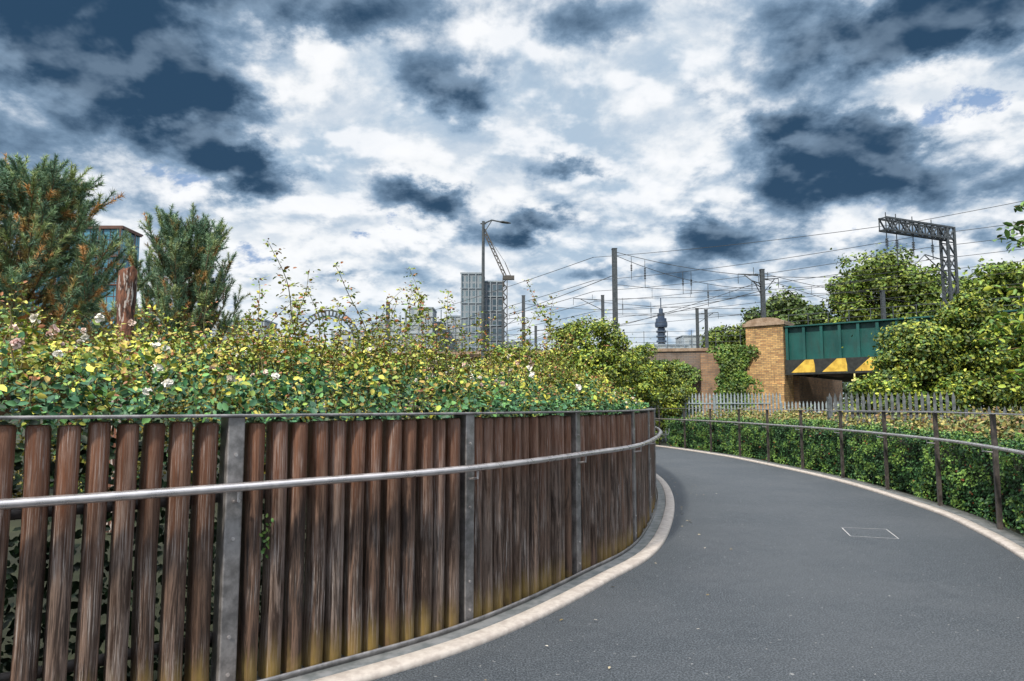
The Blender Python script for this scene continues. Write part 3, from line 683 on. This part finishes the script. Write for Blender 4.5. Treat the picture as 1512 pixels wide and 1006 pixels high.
for k,(z,sg) in enumerate(W):
    o_=k*.55
    wire((36+o_,32+o_*.6,z+.5),(mid[0]+3+o_,mid[1]+2.2+o_,z-.3 if k else 12.1),sg*.5,.018)
    wire((mid[0]+3+o_,mid[1]+2.2+o_,z-.3 if k else 12.1),(6.3+o_*.4,52+o_*3,z-.3),sg,.020)
    wire((6.3+o_*.4,52+o_*3,z-.3),(-14,86+o_*3,z-.8),sg,.024)
wire((6.1,40,10.6),(22,37,8.9),.9,.02); wire((6.1,40,10.4),(15.6,42,8.7),.5,.018); wire((6.1,40,9.2),(-9,75,9.5),.5,.022)
a1=wire((7.,46,9.7),(24,42,9.6),.7,.02); a2=wire((7.,46,8.7),(24,42,8.6),.05,.018)
for p,q_ in list(zip(a1,a2))[::2]: g.tube([p,q_],.012,4)
wire((15.6,42,9.7),(30,46,8.2),.3,.018); wire((15.6,42,9.4),(30,47,6.9),.3,.018); wire((8,60,10.6),(30,58,10.4),.6,.024); wire((8,60,9.6),(30,58,9.4),.1,.024); wire((1,62,10.8),(20,60,11),.8,.024)
wire((15.6,42,9.2),(6,70,8.5),.3,.02); wire((15.6,42,8.6),(0,90,9.5),.3,.024); wire((7,46,7.6),(20,44,7.4),.1,.016)
for (x,y,z) in [(7.1,40,9.9),(7.9,40,9.4),(8.1,41,9.9),(10.4,41,9.2),(10.9,41,9.2),(12.2,42,8.6),(9,55,9.8),(11.5,56,9.6)]:
    g.tube([(x,y,z+.4),(x,y,z-1.)],.018,4)
    for q2 in range(4): g.tube([(x,y,z-.1-.1*q2),(x,y,z-.15-.1*q2)],.06,6)
g.obj('overhead_wires',M_wire)

# ---------------------------------------------------------------- street lamp
e=empty('street_lamp',(-1.2,28,0)); g=G()
g.tube([(0,0,0),(0,0,1.2),(0,0,1.25),(0,0,9.15)],[.11,.11,.09,.06],10); g.tube([(0,0,9.05),(.35,0,9.2),(.75,0,9.12)],.032,6); g.tube([(0,0,8.6),(.35,0,9.18)],.02,5)
g.tube([(-.12,0,9.05),(.12,0,9.05)],.03,6); g.obj('column',M_mast,e)
g=G(); g.tube([(.65,0,9.13),(.8,0,9.12),(1.0,0,9.09),(1.15,0,9.07)],[.05,.11,.10,.04],10,.45); g.obj('lantern',M_mast,e)

# ---------------------------------------------------------------- distant buildings
def mat_glass(name,c1,c2,fw,fh,frame,fr=.12,rough=.12):
    m,t,b=new_mat(name); co=obj_co(t); sp=t.n('ShaderNodeSeparateXYZ'); t.link(co,sp.inputs[0])
    cb=t.n('ShaderNodeCombineXYZ'); t.link(t.m('ADD',sp.outputs[0],sp.outputs[1]),cb.inputs[0]); t.link(sp.outputs[2],cb.inputs[1])
    br=t.n('ShaderNodeTexBrick',offset=0.); t.link(cb.outputs[0],br.inputs['Vector']); br.inputs['Scale'].default_value=1
    br.inputs['Brick Width'].default_value=fw; br.inputs['Row Height'].default_value=fh; br.inputs['Mortar Size'].default_value=fr
    br.inputs['Color1'].default_value=(*c1,1); br.inputs['Color2'].default_value=(*c2,1); br.inputs['Mortar'].default_value=(*frame,1)
    t.link(br.outputs[0],b.inputs['Base Color']); b.inputs['Roughness'].default_value=rough; b.inputs['Metallic'].default_value=.2
    return m
Mg1=mat_glass('office_glass',(.04,.15,.23),(.12,.32,.43),1.5,3.2,(.10,.05,.035),.10)
Mg2=mat_glass('tower_glass',(.09,.14,.18),(.22,.29,.33),3.,3.3,(.27,.30,.33),.45,.3)
Mg3=mat_glass('tower_dark',(.04,.07,.10),(.10,.15,.19),2.5,3.3,(.18,.20,.23),.35,.4)
M_frame=mat_simple('brown_cladding',(.08,.035,.025),(.12,.05,.035),1,.6)
M_conc=mat_simple('grey_concrete',(.20,.25,.30),(.29,.33,.37),.2,.8)
def office(name,x0,x1,y0,y1,h,fl,bay,gm,fm,fw=.35):
    e=empty(name); g=G(); g.box(x0,x1,y0,y1,-1,h); g.obj('glazing',gm,e); g=G()
    z=h+.25
    while z>0: g.box(x0-fw,x1+fw,y0-fw,y0-.01,z-.35,z); g.box(x1+.01,x1+fw,y0,y1,z-.35,z); z-=fl
    x=x0
    while x<=x1+.01: g.box(x-.22,x+.22,y0-fw-.05,y0-fw-.003,0,h+.3); x+=bay
    y=y0+bay
    while y<=y1: g.box(x1+fw+.003,x1+fw+.05,y-.22,y+.22,0,h+.3); y+=bay
    g.box(x0-fw,x1+fw,y0-fw,y1+fw,h+.26,h+.6); g.obj('frame',fm,e); return e
office('glass_office_building',-110.5,-87.5,150,157.5,41.,6.4,4.6,Mg1,M_frame,.5)
office('residential_tower',-22.5,-13,300,312,60,6.6,3.2,Mg2,M_conc,.5)
office('residential_tower',-12.5,-4,304,316,57,6.6,2.8,Mg3,M_conc,.5)
office('residential_tower',-20.5,-15,330,340,45,6.6,2.8,Mg3,M_conc,.5)
Mlow=mat_glass('low_block',(.2,.25,.3),(.4,.45,.5),3.,3.6,(.36,.40,.43),.9,.6)
for x0,x1,y,h in [(-62,-30,300,38),(-44,-34,290,43),(-30,-22,310,42),(-85,-60,320,36),(-3,9,340,33),(60,78,300,28),(78,90,310,33),(92,102,330,26),(-120,-95,260,34)]:
    office('distant_building',x0,x1,y,y+14,h,3.6,4.,Mlow,M_conc,.3)
g=G()
for k in range(14):
    x=-60+k*2.6; h=38+random.uniform(2,6); g.tube([(x,300,34),(x,300,h)],random.uniform(.25,.6),8)
g.obj('rooftop_vents',M_conc)
e=empty('station_arch_roof'); g=G(); cx,cy,R0=-54.,200.,0
for k in range(25):
    a=math.pi*k/24
    if k<24:
        b=math.pi*(k+1)/24
        for r_ in (9.,7.4): g.beam((cx+r_*math.cos(a),cy,20.5+r_*math.sin(a)),(cx+r_*math.cos(b),cy,20.5+r_*math.sin(b)),.35)
    g.beam((cx+9*math.cos(a),cy,20.5+9*math.sin(a)),(cx+7.4*math.cos(a),cy,20.5+7.4*math.sin(a)),.4)
g.box(cx-9,cx-8.,cy-.5,cy+.5,0,20.5); g.box(cx+8,cx+9,cy-.5,cy+.5,0,20.5)
g.obj('arch_ribs',M_mast,e)
e=empty('tower_crane'); g=G(); tip=Vector((-12.2,290,77.5)); foot=Vector((-2.5,290,56.))
def lattice(p,q_,w_,n_,th):
    p=Vector(p);q_=Vector(q_); d=(q_-p).normalized(); a=d.cross(Vector((0,1,0))).normalized()*w_; b=Vector((0,w_,0))
    for sa in (-1,1):
        for sb in (-1,1): g.beam(tuple(p+a*sa+b*sb),tuple(q_+a*sa+b*sb),th)
    for k in range(n_):
        u0=p+(q_-p)*k/n_;u1=p+(q_-p)*(k+1)/n_; s2=1 if k%2 else -1
        for sb in (-1,1): g.beam(tuple(u0+a*s2+b*sb),tuple(u1-a*s2+b*sb),th*.7)
lattice((-3.,290,0),(-3.,290,56),.9,28,.35); lattice(foot,tip,.55,14,.35); g.box(-4.,1.,289,291,55.5,57.2); g.beam((-.5,290,57),(-3,290,63),.3); g.beam((-3,290,63),tuple(tip),.14); g.beam((-.5,290,57),(-2.8,290,57),.8)
g.beam(tuple(tip),(tip.x,290,66),.1)
g.obj('crane_lattice',mat_simple('crane_paint',(.05,.05,.05),(.09,.08,.07),1,.6),e)
e=empty('telecom_tower',(253,1150,0)); g=G()
def cyl(z0,z1,r): g.tube([(0,0,z0),(0,0,z1)],r,20)
cyl(0,100,5.5)
for k in range(8): cyl(100+k*4.2,103+k*4.2,6.5 if k%2 else 8.5)
cyl(134,136,10); cyl(136,142,10.5); cyl(142,144,9.6); cyl(144,149,9); cyl(100,150,4.8); cyl(149,158,6); cyl(158,166,3.5); cyl(166,184,.9)
g.obj('shaft_and_decks',mat_simple('tower_steel_glass',(.03,.05,.10),(.06,.09,.14),.05,.4),e)
cen=[];rs=[]
for k in range(260):
    x=random.uniform(-190,190); y=random.uniform(120,170); h=7+4*mnoise.noise(Vector((x*.05,0,1)))+2*random.random(); r=random.uniform(2,3.4)
    cen.append((x,y,h-r)); rs.append(r); cen.append((x+random.gauss(0,2),y-1,h*.4)); rs.append(r*1.2)
leaf_obj('distant_trees',clump_leaves(cen,rs,80,.9,[(.08,.13,.06),(.11,.17,.06),(.06,.10,.05)]),M_tleaf)

# ---------------------------------------------------------------- overhanging tree at right edge
e=empty('cherry_tree',(8.9,8.2,0)); g=G(); g.tube([(0,0,-.1),(-.05,0,1.5),(-.2,.1,3),(-.3,.1,5)],[.11,.09,.07,.03],8)
CP=[];CA=[];CC=[]
def twig(p,q_,droop,n_,rad):
    p=Vector(p);q_=Vector(q_); pts=[]
    for k in range(n_+1):
        f=k/n_; x=p.lerp(q_,f); x.z+=math.sin(f*math.pi)*.15-droop*f*f; pts.append(x)
    g.tube([tuple(x) for x in pts],[rad*(1-.85*k/n_) for k in range(n_+1)],5)
    for k in range(n_//3,n_+1):
        for r_ in range(4):
            dd=Vector((random.gauss(0,1),random.gauss(0,1),random.gauss(-.5,.6))).normalized(); CP.append(pts[k]+dd*.03); CA.append(dd)
            CC.append(random.choice([(.07,.15,.03),(.13,.24,.04),(.30,.38,.05),(.40,.44,.06)] if q_.z<3.2 else [(.07,.15,.03),(.13,.24,.04),(.04,.08,.02)]))
for k in range(60):
    zt=random.choice([random.uniform(1.9,3.1),random.uniform(2.0,2.8),random.uniform(3.7,4.5)])
    x_=random.uniform(-3.0,-2.3)-.10 if zt<3.3 else random.uniform(-2.82,-2.2); twig((-.22,.1,zt-.7+.4*random.random()),(x_,random.gauss(0,.25),zt+.2),random.uniform(.1,.5),22,.018)
g.obj('trunk_and_limbs',M_bark,e)
leaf_obj('leaves',[leaf_arrays(np.array([tuple(p) for p in CP]),.08+.06*rng.random(len(CP)),nb=(0,0,1),nrand=.7,col=np.array(CC),axis=np.array([tuple(a) for a in CA]),wide=.8)],M_leaf,e)
